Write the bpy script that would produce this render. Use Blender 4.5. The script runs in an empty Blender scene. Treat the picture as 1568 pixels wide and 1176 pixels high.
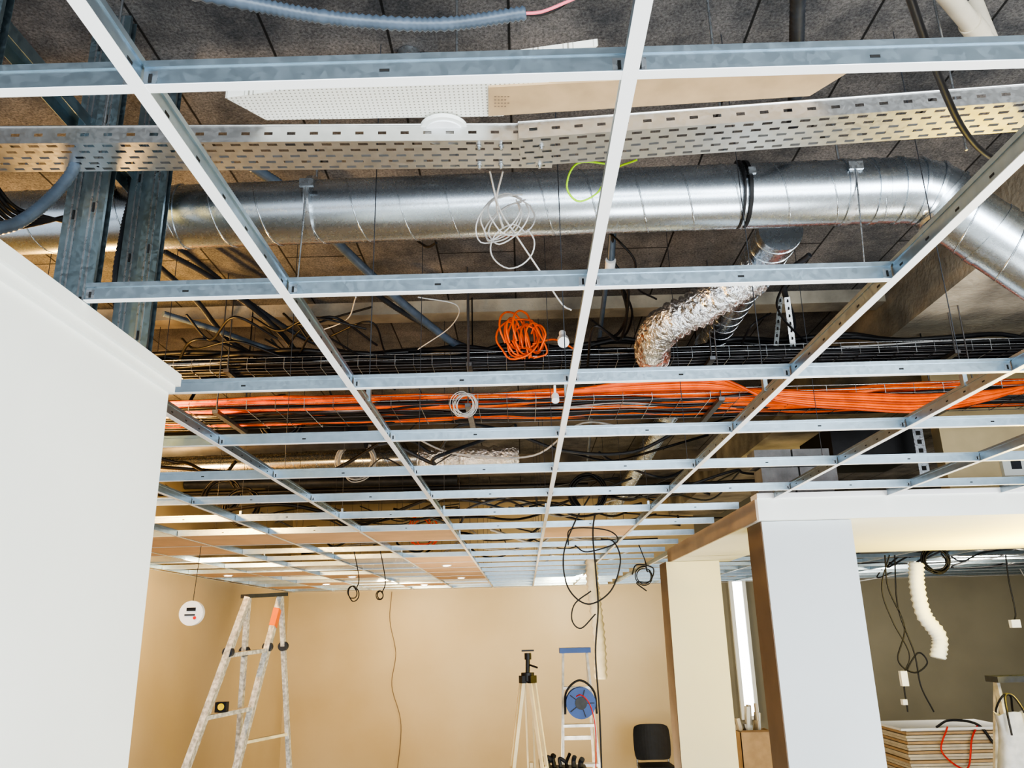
import bpy, math, random
from mathutils import Vector, Matrix
random.seed(7)
R = random.uniform

# ------------------------------------------------------------------ camera
CAMH = 2.1          # camera height above floor
G = 0.62            # suspended grid height above camera
SLAB = 1.9          # structural slab height above camera
F = 1227.0
dh = Vector((19, 379, F)).normalized()
up = Vector((-93, -3969, F)); up = (up - dh*up.dot(dh)).normalized()
xh = -dh.cross(up) if dh.cross(up).x < 0 else dh.cross(up)
cam_data = bpy.data.cameras.new("camera")
cam = bpy.data.objects.new("camera", cam_data)
bpy.context.scene.collection.objects.link(cam)
right = Vector((xh.x, dh.x, up.x)); upv = -Vector((xh.y, dh.y, up.y)); back = -Vector((xh.z, dh.z, up.z))
M = Matrix(((right.x, upv.x, back.x, 0), (right.y, upv.y, back.y, 0), (right.z, upv.z, back.z, CAMH), (0, 0, 0, 1)))
cam.matrix_world = M
cam_data.sensor_width = 36; cam_data.lens = 36*F/1568; cam_data.clip_start = 0.02
bpy.context.scene.camera = cam
try:
    bpy.context.scene.view_settings.look = 'AgX - High Contrast'
except Exception as e:
    print("look", e)

def S(px, py, z=None, y=None, x=None):
    """image pixel unprojected through the camera: world point on the plane of height z (above eye), depth y or side x"""
    p = Vector((px-784, py-588, F))
    d = Vector((p.dot(xh), p.dot(dh), p.dot(up)))
    k = z/d.z if z is not None else (y/d.y if y is not None else x/d.x)
    return Vector((d.x*k, d.y*k, CAMH + d.z*k))

# ------------------------------------------------------------------ materials
def mat(name, col, rough=.6, metal=0., ns=8., na=.12, bump=0., emis=0., col2=None, bs=None, stretch=None, bd=.01):
    m = bpy.data.materials.new(name); m.use_nodes = True
    nt = m.node_tree; b = nt.nodes["Principled BSDF"]
    b.inputs["Roughness"].default_value = rough; b.inputs["Metallic"].default_value = metal
    tc = nt.nodes.new("ShaderNodeTexCoord")
    mp = nt.nodes.new("ShaderNodeMapping"); nt.links.new(tc.outputs["Object"], mp.inputs[0])
    if stretch: mp.inputs["Scale"].default_value = stretch
    n = nt.nodes.new("ShaderNodeTexNoise"); n.inputs["Scale"].default_value = ns; n.inputs["Detail"].default_value = 7
    nt.links.new(mp.outputs[0], n.inputs["Vector"])
    r = nt.nodes.new("ShaderNodeValToRGB")
    c2 = col2 or tuple(min(1, c*(1+na)) for c in col)
    c1 = col if col2 else tuple(c*(1-na) for c in col)
    r.color_ramp.elements[0].position = .35; r.color_ramp.elements[1].position = .65
    r.color_ramp.elements[0].color = (*c1, 1); r.color_ramp.elements[1].color = (*c2, 1)
    nt.links.new(n.outputs["Fac"], r.inputs[0]); nt.links.new(r.outputs[0], b.inputs["Base Color"])
    if bump:
        n2 = nt.nodes.new("ShaderNodeTexNoise"); n2.inputs["Scale"].default_value = bs or ns*6; n2.inputs["Detail"].default_value = 6
        nt.links.new(mp.outputs[0], n2.inputs["Vector"])
        bp = nt.nodes.new("ShaderNodeBump"); bp.inputs["Strength"].default_value = bump; bp.inputs["Distance"].default_value = bd
        nt.links.new(n2.outputs["Fac"], bp.inputs["Height"]); nt.links.new(bp.outputs[0], b.inputs["Normal"])
    if emis:
        b.inputs["Emission Color"].default_value = (*col, 1); b.inputs["Emission Strength"].default_value = emis
    return m

def galv_mat(name, base=(.62, .66, .7), rough=.32, var=.08, na=.05, metal=.95):
    m = mat(name, base, rough, metal, 30, na)
    nt = m.node_tree; b = nt.nodes["Principled BSDF"]
    tc = nt.nodes.new("ShaderNodeTexCoord")
    v = nt.nodes.new("ShaderNodeTexVoronoi"); v.inputs["Scale"].default_value = 110
    nt.links.new(tc.outputs["Object"], v.inputs["Vector"])
    mr = nt.nodes.new("ShaderNodeMapRange"); mr.inputs["To Min"].default_value = rough-var; mr.inputs["To Max"].default_value = rough+var
    sp = nt.nodes.new("ShaderNodeSeparateColor"); nt.links.new(v.outputs["Color"], sp.inputs[0])
    nt.links.new(sp.outputs[0], mr.inputs[0]); nt.links.new(mr.outputs[0], b.inputs["Roughness"])
    return m

GALV = galv_mat("galvanised_steel", (.5, .53, .56)); DUCT = galv_mat("duct_steel", (.58, .64, .70), .27, .01, .015, 1.)
WIRE = galv_mat("tray_wire_steel", (.22, .22, .23), .4)
TRAYM = galv_mat("tray_steel", (.68, .69, .69), .34, .05)
STUD = galv_mat("stud_steel", (.30, .38, .42), .4)
FOIL = mat("aluminium_foil", (.88, .90, .94), .16, 1., 20, .05, 1., bs=38, bd=.03)
WHITE = mat("white_enamel", (.88, .90, .93), .4, 0, 3, .02)
GRIDG = galv_mat("tee_steel", (.42, .51, .58), .34, .04)
PAINTW = mat("white_paint", (.82, .85, .83), .7, 0, 2, .02, .05)
BLACK = mat("black_rubber", (.008, .008, .010), .5, 0, 20, .3)
DGREY = mat("dark_grey_plastic", (.035, .04, .05), .5, 0, 20, .2)
GREYC = mat("grey_conduit_plastic", (.09, .12, .16), .4, 0, 20, .15)
LGREY = mat("light_grey_cable", (.5, .5, .5), .5, 0, 20, .15)
BAGM = mat("bag_fabric", (.42, .43, .45), .8, 0, 20, .1)
ORANGE = mat("orange_cable", (.95, .13, .004), .4, 0, 15, .2)
ORANGE2 = mat("orange_cable_dark", (.55, .07, .004), .45, 0, 15, .2)
CREAM = mat("cream_plastic", (.62, .56, .45), .5, 0, 10, .08)
YG = mat("earth_wire_green", (.40, .75, .01), .5)
PINK = mat("pink_wire", (.8, .2, .25), .5)
RED = mat("red_wire", (.7, .03, .02), .5)
CARD = mat("cardboard", (.52, .37, .22), .85, 0, 12, .08)
BOARD = mat("plasterboard", (.72, .50, .34), .85, 0, 5, .07)
FASC = mat("fascia_primer", (.50, .41, .33), .85, 0, 3, .1)
ALU = mat("ladder_aluminium", (.62, .60, .55), .4, .6, 14, .25)
DOTS = mat("paint_spattered_aluminium", (.36, .34, .30), .6, .1, 55, .2, col2=(.75, .72, .64))
BLUE = mat("blue_plastic", (.015, .07, .30), .4)
YEL = mat("yellow_plastic", (.85, .6, .03), .4)
BROWN = mat("brown_shade_and_parts", (.21, .155, .11), .7, 0, 4, .1)  # small brown parts, and the shade painted on column sides
BLOCK = mat("concrete_block", (.24, .25, .26), .9, 0, 10, .2, .6)
WOODL = mat("tripod_wood", (.78, .66, .42), .5, 0, 8, .1)
DARKH = mat("dark_slot", (.02, .02, .02), .8)
GLOW = mat("lamp_glow", (1, .93, .8), .5, 0, 1, 0, 0, 14)
WGLOW = mat("daylight_glow", (.9, .96, 1), .5, 0, 1, 0, 0, 5)

PERF = mat("perforated_tile", (.82, .82, .76), .6)
nt = PERF.node_tree; b = nt.nodes["Principled BSDF"]
tc = nt.nodes.new("ShaderNodeTexCoord"); v = nt.nodes.new("ShaderNodeTexVoronoi")
v.inputs["Scale"].default_value = 85; v.inputs["Randomness"].default_value = 0; v.voronoi_dimensions = '2D'
nt.links.new(tc.outputs["Object"], v.inputs["Vector"])
rr = nt.nodes.new("ShaderNodeValToRGB"); rr.color_ramp.elements[0].position = .15; rr.color_ramp.elements[1].position = .24
rr.color_ramp.elements[0].color = (.34, .33, .28, 1); rr.color_ramp.elements[1].color = (.86, .86, .80, 1)
nt.links.new(v.outputs["Distance"], rr.inputs[0]); nt.links.new(rr.outputs[0], b.inputs["Base Color"])

def slab_mat(name, c1, c2, mort, w=.62, hgt=.26, rot=0):
    m = bpy.data.materials.new(name); m.use_nodes = True; nt = m.node_tree; b = nt.nodes["Principled BSDF"]
    b.inputs["Roughness"].default_value = .95
    tc = nt.nodes.new("ShaderNodeTexCoord"); mp = nt.nodes.new("ShaderNodeMapping"); mp.inputs["Rotation"].default_value = (0, 0, rot)
    nt.links.new(tc.outputs["Object"], mp.inputs[0])
    br = nt.nodes.new("ShaderNodeTexBrick"); br.inputs["Scale"].default_value = 1
    br.inputs["Brick Width"].default_value = w; br.inputs["Row Height"].default_value = hgt; br.inputs["Mortar Size"].default_value = .006
    br.inputs["Mortar Smooth"].default_value = .5
    br.inputs["Color1"].default_value = (*c1, 1); br.inputs["Color2"].default_value = (*c2, 1); br.inputs["Mortar"].default_value = (*mort, 1)
    nt.links.new(mp.outputs[0], br.inputs["Vector"])
    n = nt.nodes.new("ShaderNodeTexNoise"); n.inputs["Scale"].default_value = 100; n.inputs["Detail"].default_value = 8; n.inputs["Roughness"].default_value = .8
    nt.links.new(tc.outputs["Object"], n.inputs["Vector"])
    n3 = nt.nodes.new("ShaderNodeTexNoise"); n3.inputs["Scale"].default_value = 2.6; n3.inputs["Detail"].default_value = 9; n3.inputs["Roughness"].default_value = .72
    nt.links.new(tc.outputs["Object"], n3.inputs["Vector"])
    r = nt.nodes.new("ShaderNodeValToRGB"); r.color_ramp.elements[0].position = .36; r.color_ramp.elements[1].position = .66
    r.color_ramp.elements[0].color = (.4, .4, .4, 1); r.color_ramp.elements[1].color = (1.7, 1.7, 1.7, 1)
    nt.links.new(n.outputs["Fac"], r.inputs[0])
    r3 = nt.nodes.new("ShaderNodeValToRGB"); r3.color_ramp.elements[0].position = .38; r3.color_ramp.elements[1].position = .66
    r3.color_ramp.elements[0].color = (.6, .62, .65, 1); r3.color_ramp.elements[1].color = (1.8, 1.7, 1.6, 1)
    nt.links.new(n3.outputs["Fac"], r3.inputs[0])
    mx = nt.nodes.new("ShaderNodeMix"); mx.data_type = 'RGBA'; mx.blend_type = 'MULTIPLY'; mx.inputs[0].default_value = 1
    nt.links.new(br.outputs["Color"], mx.inputs[6]); nt.links.new(r.outputs[0], mx.inputs[7])
    mx2 = nt.nodes.new("ShaderNodeMix"); mx2.data_type = 'RGBA'; mx2.blend_type = 'MULTIPLY'; mx2.inputs[0].default_value = 1
    nt.links.new(mx.outputs[2], mx2.inputs[6]); nt.links.new(r3.outputs[0], mx2.inputs[7])
    nt.links.new(mx2.outputs[2], b.inputs["Base Color"])
    bp = nt.nodes.new("ShaderNodeBump"); bp.inputs["Strength"].default_value = .6; bp.inputs["Distance"].default_value = .010
    nt.links.new(n.outputs["Fac"], bp.inputs["Height"]); nt.links.new(bp.outputs[0], b.inputs["Normal"])
    return m
SLABM = slab_mat("concrete_slab", (.125, .123, .124), (.100, .101, .105), (.012, .012, .012), .95, .40, math.pi/2)
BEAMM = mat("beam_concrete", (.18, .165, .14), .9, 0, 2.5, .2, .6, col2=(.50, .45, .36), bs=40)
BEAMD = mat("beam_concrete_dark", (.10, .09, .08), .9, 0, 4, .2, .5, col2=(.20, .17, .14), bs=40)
WALLB = mat("beige_wall_paint", (.52, .405, .235), .42, 0, .8, .1, .05, col2=(.58, .47, .30))
WALLO = mat("olive_wall_unlit", (.22, .20, .145), .7, 0, 1, .1, .05)  # dark olive puts the unlit look into the wall colour
FLOORM = mat("floor_screed", (.36, .33, .29), .8, 0, 3, .15, .1)

# ------------------------------------------------------------------ mesh builder
class MB:
    def __init__(s): s.v = []; s.f = []; s.m = []; s.sm = []; s.mats = []
    def mi(s, m):
        if m not in s.mats: s.mats.append(m)
        return s.mats.index(m)
    def add(s, vs, fs, m, smooth=False):
        o = len(s.v); s.v += [tuple(v) for v in vs]; k = s.mi(m)
        for f in fs: s.f.append([o+i for i in f]); s.m.append(k); s.sm.append(smooth)
    def box(s, lo, hi, m):
        x0, y0, z0 = lo; x1, y1, z1 = hi
        vs = [(x0,y0,z0),(x1,y0,z0),(x1,y1,z0),(x0,y1,z0),(x0,y0,z1),(x1,y0,z1),(x1,y1,z1),(x0,y1,z1)]
        s.add(vs, [(0,3,2,1),(4,5,6,7),(0,1,5,4),(1,2,6,5),(2,3,7,6),(3,0,4,7)], m)
    def beam(s, a, b, w, h, m, upd=Vector((0,0,1))):
        a = Vector(a); b = Vector(b); d = (b-a).normalized()
        sd = d.cross(upd)
        if sd.length < 1e-3: sd = d.cross(Vector((0,1,0)))
        sd.normalize(); u = sd.cross(d).normalized()
        vs = []
        for p in (a, b):
            for i, j in ((-1,-1),(1,-1),(1,1),(-1,1)): vs.append(p + sd*i*w/2 + u*j*h/2)
        s.add(vs, [(3,2,1,0),(4,5,6,7),(0,1,5,4),(1,2,6,5),(2,3,7,6),(3,0,4,7)], m)
    def prism(s, pts, t, m):
        n = len(pts); vs = [Vector(p) for p in pts] + [Vector(p)+Vector((0,0,t)) for p in pts]
        s.add(vs, [tuple(range(n)), tuple(range(2*n-1, n-1, -1))] + [(i, (i+1)%n, n+(i+1)%n, n+i) for i in range(n)], m)
    def tube(s, pts, r, m, n=8, cap=True, smooth=True):
        pts = [Vector(p) for p in pts]; N = len(pts)
        rs = r if isinstance(r, (list, tuple)) else [r]*N
        t = [(pts[min(i+1,N-1)]-pts[max(i-1,0)]).normalized() for i in range(N)]
        a = Vector((0,0,1)) if abs(t[0].z) < .9 else Vector((1,0,0))
        nrm = (a - t[0]*a.dot(t[0])).normalized(); vs = []
        for i in range(N):
            nrm = nrm - t[i]*nrm.dot(t[i])
            nrm = nrm.normalized() if nrm.length > 1e-6 else t[i].orthogonal().normalized()
            bn = t[i].cross(nrm)
            for k in range(n):
                an = 2*math.pi*k/n; vs.append(pts[i] + (nrm*math.cos(an)+bn*math.sin(an))*rs[i])
        fs = [(i*n+k, i*n+(k+1)%n, (i+1)*n+(k+1)%n, (i+1)*n+k) for i in range(N-1) for k in range(n)]
        s.add(vs, fs, m, smooth)
        if cap:
            s.add(vs[:n], [tuple(range(n-1,-1,-1))], m); s.add(vs[-n:], [tuple(range(n))], m)
    def obj(s, name):
        me = bpy.data.meshes.new(name)
        c = sum((Vector(v) for v in s.v), Vector())/max(1, len(s.v)) if name not in NOCENTER else Vector()
        me.from_pydata([tuple(Vector(v)-c) for v in s.v], [], s.f); me.update()
        for m in s.mats: me.materials.append(m)
        me.polygons.foreach_set("material_index", s.m); me.polygons.foreach_set("use_smooth", s.sm)
        o = bpy.data.objects.new(name, me); o.location = c
        bpy.context.scene.collection.objects.link(o); return o
NOCENTER = set()

def cr(pts, k=8):
    pts = [Vector(p) for p in pts]; P = [2*pts[0]-pts[1]] + pts + [2*pts[-1]-pts[-2]]; out = []
    for i in range(1, len(P)-2):
        for j in range(k):
            t = j/k; a, b, c, d = P[i-1], P[i], P[i+1], P[i+2]
            out.append(.5*((2*b)+(c-a)*t+(2*a-5*b+4*c-d)*t*t+(3*b-a-3*c+d)*t**3))
    out.append(P[-2]); return out

def dense(pts, step):
    out = [pts[0]]
    for a, b in zip(pts[:-1], pts[1:]):
        n = max(1, int((b-a).length/step))
        for i in range(1, n+1): out.append(a.lerp(b, i/n))
    return out

def corr(mb, pts, r, m, pitch=.012, amp=.12, n=12, jit=0):
    p = dense(cr(pts, 10), pitch/2)
    rs = [r*(1+(amp if i % 2 else -amp)+R(-jit, jit)) for i in range(len(p))]
    mb.tube(p, rs, m, n)

def helix(mb, a, b, r, pitch, m, wr=.003):
    a = Vector(a); b = Vector(b); d = (b-a); L = d.length; d.normalize()
    u = d.orthogonal().normalized(); w = d.cross(u); n = int(L/pitch*26)
    pts = [a+d*(L*i/n)+(u*math.cos(2*math.pi*L*i/n/pitch)+w*math.sin(2*math.pi*L*i/n/pitch))*r for i in range(n+1)]
    mb.tube(pts, wr, m, 5)

def duct(mb, a, b, r, pitch=.16, m=None, wr=.003):
    a = Vector(a); b = Vector(b)
    mb.tube(dense([a, b], .2), r, m or DUCT, 40); helix(mb, a, b, r, pitch, m or DUCT, wr)

def ring(mb, c, ax, r, w, m, t=.003):
    ax = Vector(ax).normalized(); c = Vector(c)
    mb.tube([c-ax*w/2, c+ax*w/2], r+t, m, 40)

def coil(mb, c, r, turns, m, cr_=.004, nrm=(0,1,0), jit=.15, squash=1.0):
    c = Vector(c); nrm = Vector(nrm).normalized(); u = nrm.orthogonal().normalized(); w = nrm.cross(u); pts = []
    ru = r; off = Vector()
    for i in range(turns*10+1):
        if i % 5 == 0: ru = r*(1+R(-jit, jit)); off = nrm*R(-r*.15, r*.15) + Vector((R(-1,1), 0, R(-1,1)))*r*jit*.5
        a = 2*math.pi*i/10
        pts.append(c+off+(u*math.cos(a)*ru+w*math.sin(a)*ru*squash))
    mb.tube(cr(pts, 3), cr_, m, 6)

Z = lambda z: CAMH+z

# ------------------------------------------------------------------ room shell
XL, XR, YB, YF = -5.5*G, 7.6, 19.35*G, -3.0
TOP = Z(SLAB)
mb = MB(); mb.box((XL-.2, YF, -.1), (XR+.2, YB+.2, 0), FLOORM); mb.obj("floor")
mb = MB(); mb.box((XL-.2, YF, TOP), (XR+.2, YB+.2, TOP+.2), SLABM); NOCENTER.add("ceiling"); mb.obj("ceiling")
mb = MB(); mb.box((XL-.15, 1.9, 0), (XL, YB+.15, TOP), WALLB); mb.obj("wall_left")
mb = MB(); mb.box((XR, YF, 0), (XR+.15, YB+.15, TOP), WALLO); mb.obj("wall_right")
mb = MB(); mb.box((XL, YB, 0), (2.55, YB+.15, TOP), WALLB); mb.obj("wall_back")
mb = MB(); mb.box((2.55, YB, 0), (XR, YB+.15, TOP), WALLO); mb.obj("wall_back_olive")  # continues the back wall, coloured darker where it is unlit
xw = -1.365*G
mb = MB(); mb.box((xw-.1, YF, 0), (xw, 2.98*G, Z(G)-.05), PAINTW)
mb.obj("wall_partition")
mb = MB(); mb.box((xw-.1, YF, Z(G)-.05), (xw+.012, 2.99*G, Z(G)-.03), PAINTW)
mb.box((xw-.1, YF, Z(G)-.03), (xw+.022, 3.0*G, Z(G)+.0), PAINTW); mb.obj("trim_partition_top")
mb = MB()
zg = Z(G)
mb.box((XL, YB-.024, zg-.002), (XR, YB-.001, zg), WHITE); mb.box((XL+.001, 1.95, zg-.002), (XL+.024, YB, zg), WHITE)
mb.obj("trim_wall_angle")
mb = MB(); mb.box((2.19, YF, Z(1.6)), (2.95, YB, TOP), BEAMM); mb.obj("concrete_beam")
mb = MB(); mb.box((XL, 4.42, Z(1.82)), (2.19, 4.56, TOP), BEAMM); mb.obj("concrete_beam")
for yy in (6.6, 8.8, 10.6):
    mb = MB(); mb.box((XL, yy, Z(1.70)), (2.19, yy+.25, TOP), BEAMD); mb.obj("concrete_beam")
y0, y1 = 6.66*G, 9.95*G; zb = Z(.83*G); xs = 1.95*G
mb = MB()
mb.box((xs, y0, zb), (XR, y1, zb+.02), PAINTW)
mb.box((xs, y0-.012, zb-.001), (XR, y0, Z(G)+.005), PAINTW)
mb.box((xs, y0-.02, Z(G)+.005), (XR, y0+.1, Z(G)+.03), WHITE)
mb.box((xs-.012, y0-.012, zb-.001), (xs, 10.9*G, Z(G)), FASC)
mb.box((xs, y1, zb), (2.75*G, 10.9*G, zb+.02), PAINTW)
mb.box((xs, y1, zb), (XR, y1+.012, Z(G)+.01), PAINTW)
mb.obj("plasterboard_bulkhead")
for (xa, xb_, ya, yb_, front, side) in ((1.99*G, 2.73*G, 6.72*G, 7.15*G, mat("column_paint_grey", (.56,.60,.63), .7, 0, 2, .02), BROWN), (1.87*G, 2.56*G, 10.7*G, 11.2*G, mat("column_paint_cream", (.86,.82,.62), .7, 0, 2, .02), BROWN)):
    mb = MB(); mb.box((xa, ya, 0), (xb_, yb_, zb-.002), front)
    mb.box((xa-.004, ya+.006, 0), (xa, yb_, zb-.002), side)  # brown sheet paints the shadow onto the column's left face
    mb.box((xa-.012, ya-.012, 0), (xb_+.012, yb_+.012, .1), WHITE)
    mb.obj("column")
mb = MB()
for r_ in range(3):
    for i in range(2):
        x = 1.35+i*.22+(r_%2)*.03; mb.box((x, 4.55, Z(G)+.045+r_*.105), (x+.21, 4.7, Z(G)+.14+r_*.105), BLOCK)
mb.box((1.3,4.5,Z(G)+.032),(2.75,4.72,Z(G)+.045), BLOCK)
mb.obj("concrete_block_upstand")
CREAMP = mat("cream_plaster", (.62,.50,.30), .8, 0, 4, .1)
mb = MB(); mb.box((2.62, 4.9, Z(G)+.06), (5.5, 5.0, Z(1.59)), CREAMP); mb.box((2.95,4.87,Z(G)+.22),(3.35,4.9,Z(G)+.36), PAINTW)
for i in range(3): mb.box((3.0+.1*i,4.866,Z(G)+.26),(3.06+.1*i,4.871,Z(G)+.31), DGREY)
mb.obj("plaster_partition_upper")
mb = MB(); a = S(1272, 702, y=4.8); b = S(1402, 662, y=4.8); mb.box((a.x, 4.75, a.z), (b.x, 5.3, b.z+.04), BLACK); mb.box((a.x-.015, 4.73, a.z-.015), (b.x+.015, 4.75, a.z+.0), DGREY); mb.box((a.x-.015, 4.73, b.z+.04), (b.x+.015, 4.75, b.z+.055), DGREY); mb.obj("rectangular_black_duct")
mb = MB(); a = S(1417, 728, y=4.6); mb.box((a.x-.03, 4.6, a.z), (a.x+.03, 4.604, a.z+.5), GALV)
for i in range(9): mb.box((a.x-.012, 4.597, a.z+.03+i*.052), (a.x+.012, 4.6, a.z+.055+i*.052), DARKH)
mb.obj("perforated_mounting_strap")

# ------------------------------------------------------------------ ceiling grid
mains = [(-.705+.932*i)*G for i in range(-5, 9)]
bars = [(1.28+.985*i)*G for i in range(19)]
bars = [y for y in bars if y < YB-.05]
mb = MB()
def tee(a, b, dark_step=.0, main=True):
    a = Vector(a); b = Vector(b); up1 = Vector((0,0,1))
    e = .0 if main else .0006
    fw = .0185 if main else .0150
    d = (b-a).normalized()
    mb.beam(a+up1*(.0006+e), b+up1*(.0006+e), fw, .0012, WHITE)
    mb.beam(a+up1*(.0018+e), b+up1*(.0018+e), fw-.0015, .0010, GRIDG)
    hgt = .036 if main else .034
    mb.beam(a+up1*(hgt/2), b+up1*(hgt/2), .0016, hgt-.004, GRIDG)
    mb.beam(a+up1*hgt, b+up1*hgt, .0065, .009, GRIDG)
    L = (b-a).length
    if dark_step:
        n = max(1, int(L/dark_step))
        for i in range(n):
            c = a+d*(L*(i+.5)/n)+up1*.017
            mb.beam(c-d*.006, c+d*.006, .0024, .004, DARKH)
yR = y0-.02
for x in mains:
    if x < XL+.05: continue
    if x < xw-.01: ys, ye = 2.2, YB
    elif x < xs: ys, ye = -1.0, YB
    else: ys, ye = (-1.0, yR) if x > 3 or x < 1.2*G else (3.3*G-.45, yR)
    if x > XR: continue
    tee((x, ys, zg), (x, ye, zg), .1 if abs(x) < 1.5 else 0)
    if x >= xs: tee((x, 10.95*G, zg), (x, YB, zg))
for k, y in enumerate(bars):
    xl = xw+.02 if y < 2.99*G else XL
    xr = mains[7] if k == 1 else (XR if y < yR else xs)
    xs_ = [xl]+[x for x in mains if xl+.05 < x < xr-.02]+[xr]
    for a, b in zip(xs_[:-1], xs_[1:]):
        tee((a+.003, y, zg), (b-.003, y, zg), .3 if k < 8 else 0, False)
        if k < 6:
            for e, sgn in ((a, 1), (b, -1)):
                mb.box((min(e+sgn*.004, e+sgn*.02), y-.002, zg+.006), (max(e+sgn*.004, e+sgn*.02), y+.002, zg+.024), GALV)
                mb.box((min(e+sgn*.010, e+sgn*.014), y-.003, zg+.008), (max(e+sgn*.010, e+sgn*.014), y+.003, zg+.02), DARKH)
    if y > 10.95*G:
        xx = [x for x in mains if xs < x < XR]
        tee((xx[0], y, zg), (XR, y, zg), 0, False)
mb.obj("suspended_ceiling_grid")
mb = MB()
for x in mains[2:9]:
    if x < XL+.05: continue
    for y in [bars[0]+.3+1.15*i for i in range(10)]:
        if x < xw and y < 2.4: continue
        if x > xs and y > yR: continue
        if y < 1.5: continue
        mb.tube([(x, y, zg+.03), (x+R(-.01,.01), y+R(-.02,.02), TOP-.001)], .0016, DGREY, 5)
        mb.box((x-.006, y-.01, zg+.03), (x+.006, y+.01, zg+.07), GRIDG)
mb.obj("grid_hanger_wires")
mb = MB()
def tile(i, k, m=BOARD, dz=0):
    xa, xb_ = mains[i]+.008, mains[i+1]-.008; ya = (1.28+.985*k)*G+.008; yb_ = ya+.985*G-.016
    mb.box((max(xa, XL+.01), ya, zg+.0035+dz), (xb_, min(yb_, YB-.02), zg+.014+dz), m)
for i in range(0, 5): tile(i, 7)
for i in (0, 1): tile(i, 8)
for k in range(10, 15): tile(4, k)
for i, k in ((0, 12), (1, 12), (2, 13), (0, 16), (3, 16), (1, 15), (6, 7)): tile(i, k, BOARD)
mb.obj("ceiling_tiles")
mb = MB()
for i in range(0, 5):
    for k in range(9, 18):
        if (i, k) in ((0,12),(1,12),(2,13),(0,16),(3,16),(1,15)) or (i == 4 and 10 <= k < 15): continue
        if random.random() < .3: tile(i, k, FOIL, .006)
mb.obj("foil_insulation_panels")
mb = MB()
for (i, k) in ((0, 12), (1, 15), (2, 13), (3, 16), (4, 11), (4, 14)):
    cx = (max(mains[i], XL)+mains[i+1])/2; cy = (1.28+.985*(k+.5))*G
    mb.tube([(cx, cy, zg-.004), (cx, cy, zg+.003)], .05, WHITE, 20)
    mb.tube([(cx, cy, zg-.006), (cx, cy, zg-.004)], .035, GLOW, 20)
mb.obj("recessed_downlights")

# ------------------------------------------------------------------ perforated cable tray
def perf_tray(a, b, width, side):
    mb = MB(); a = Vector(a); b = Vector(b); d = (b-a); L = d.length; d.normalize()
    vv = Vector((d.y, -d.x, 0)).normalized()
    uz = Vector((0,0,1))
    def strip(o, ax, w, pitch, hl, hw, off):
        n = int(L/pitch)+1; vs = []; fs = []
        for i in range(-1, n):
            s0 = i*pitch+off; s1 = s0+pitch; s0c = max(0, s0); s1c = min(L, s1)
            if s1c <= s0c: continue
            h0 = min(max(s0+(pitch-hl)/2, s0c), s1c); h1 = min(max(s0+(pitch+hl)/2, s0c), s1c)
            w0 = (w-hw)/2; w1 = (w+hw)/2
            for (p, q, e, f) in ((s0c, s1c, 0, w0), (s0c, s1c, w1, w), (s0c, h0, w0, w1), (h1, s1c, w0, w1)):
                if q-p < 1e-5: continue
                o0 = len(vs); vs += [o+d*p+ax*e, o+d*q+ax*e, o+d*q+ax*f, o+d*p+ax*f]; fs.append((o0, o0+1, o0+2, o0+3))
        mb.add(vs, fs, TRAYM)
    rows = 5; rw = width/rows
    for r in range(rows): strip(a+vv*(r*rw), vv, rw, .048, .026, rw*.38, .024*(r % 2))
    for o in (a, a+vv*width):
        strip(o, uz, side, .06, .022, side*.18, .01)
        mb.tube(dense([o+uz*side, o+uz*side+d*L], .5), .0035, TRAYM, 6)
    mb.beam(a, a+vv*width, .004, .002, TRAYM)
    return mb, d, vv
zt = 1.25
L_ = S(-60, 264, z=zt); J_ = S(845, 257, z=zt)
J2 = S(800, 255, z=zt-.003); R_ = S(1640, 196, z=zt-.003)
mb, d, vv = perf_tray(L_, J_, .135, .05)
for t in (-.34, -.24, -.06):
    p = J_+d*t*.6
    for w in (.02, .11):
        q = p+vv*w; mb.tube([q-Vector((0,0,.014)), q+Vector((0,0,.004))], .004, GALV, 8); mb.tube([q-Vector((0,0,.006)), q-Vector((0,0,.001))], .008, GALV, 6)
mb.obj("perforated_cable_tray")
mb, d2, v2 = perf_tray(J2, R_, .135, .05); mb.obj("perforated_cable_tray")
mb = MB()
for px in (150, 700, 1110, 1480):
    p = S(px, 255 if px < 900 else 230, z=zt)
    mb.tube([p, Vector((p.x, p.y, TOP-.001))], .004, GALV, 6)
mb.obj("threaded_rod_hangers")

zp = zt+.06
mb = MB(); q = [S(345,150,z=zp), S(408,184,z=zp), S(770,178,z=zp), S(916,70,z=zp)]
mb.prism(q, .02, PERF)
mb.obj("perforated_ceiling_panel")
mb = MB(); c = S(680,202,z=zp-.018); mb.tube([c, c+Vector((0,0,.012))], .065, PAINTW, 32); mb.tube([c-Vector((0,0,.004)), c], .052, WHITE, 32); mb.obj("round_led_downlight")
mb = MB(); q = [S(748,134,z=zp-.006), S(748,178,z=zp-.006), S(1240,147,z=zp-.006), S(1310,104,z=zp-.006)]
mb.prism(q, .03, CARD)
for i in range(4):
    for j in range(5-i % 2):
        p = S(757+j*5, 148+i*5, z=zp-.008); mb.box((p.x, p.y, p.z), (p.x+.005, p.y+.002, p.z+.001), BROWN)
mb.obj("flat_cardboard_carton")

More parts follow.
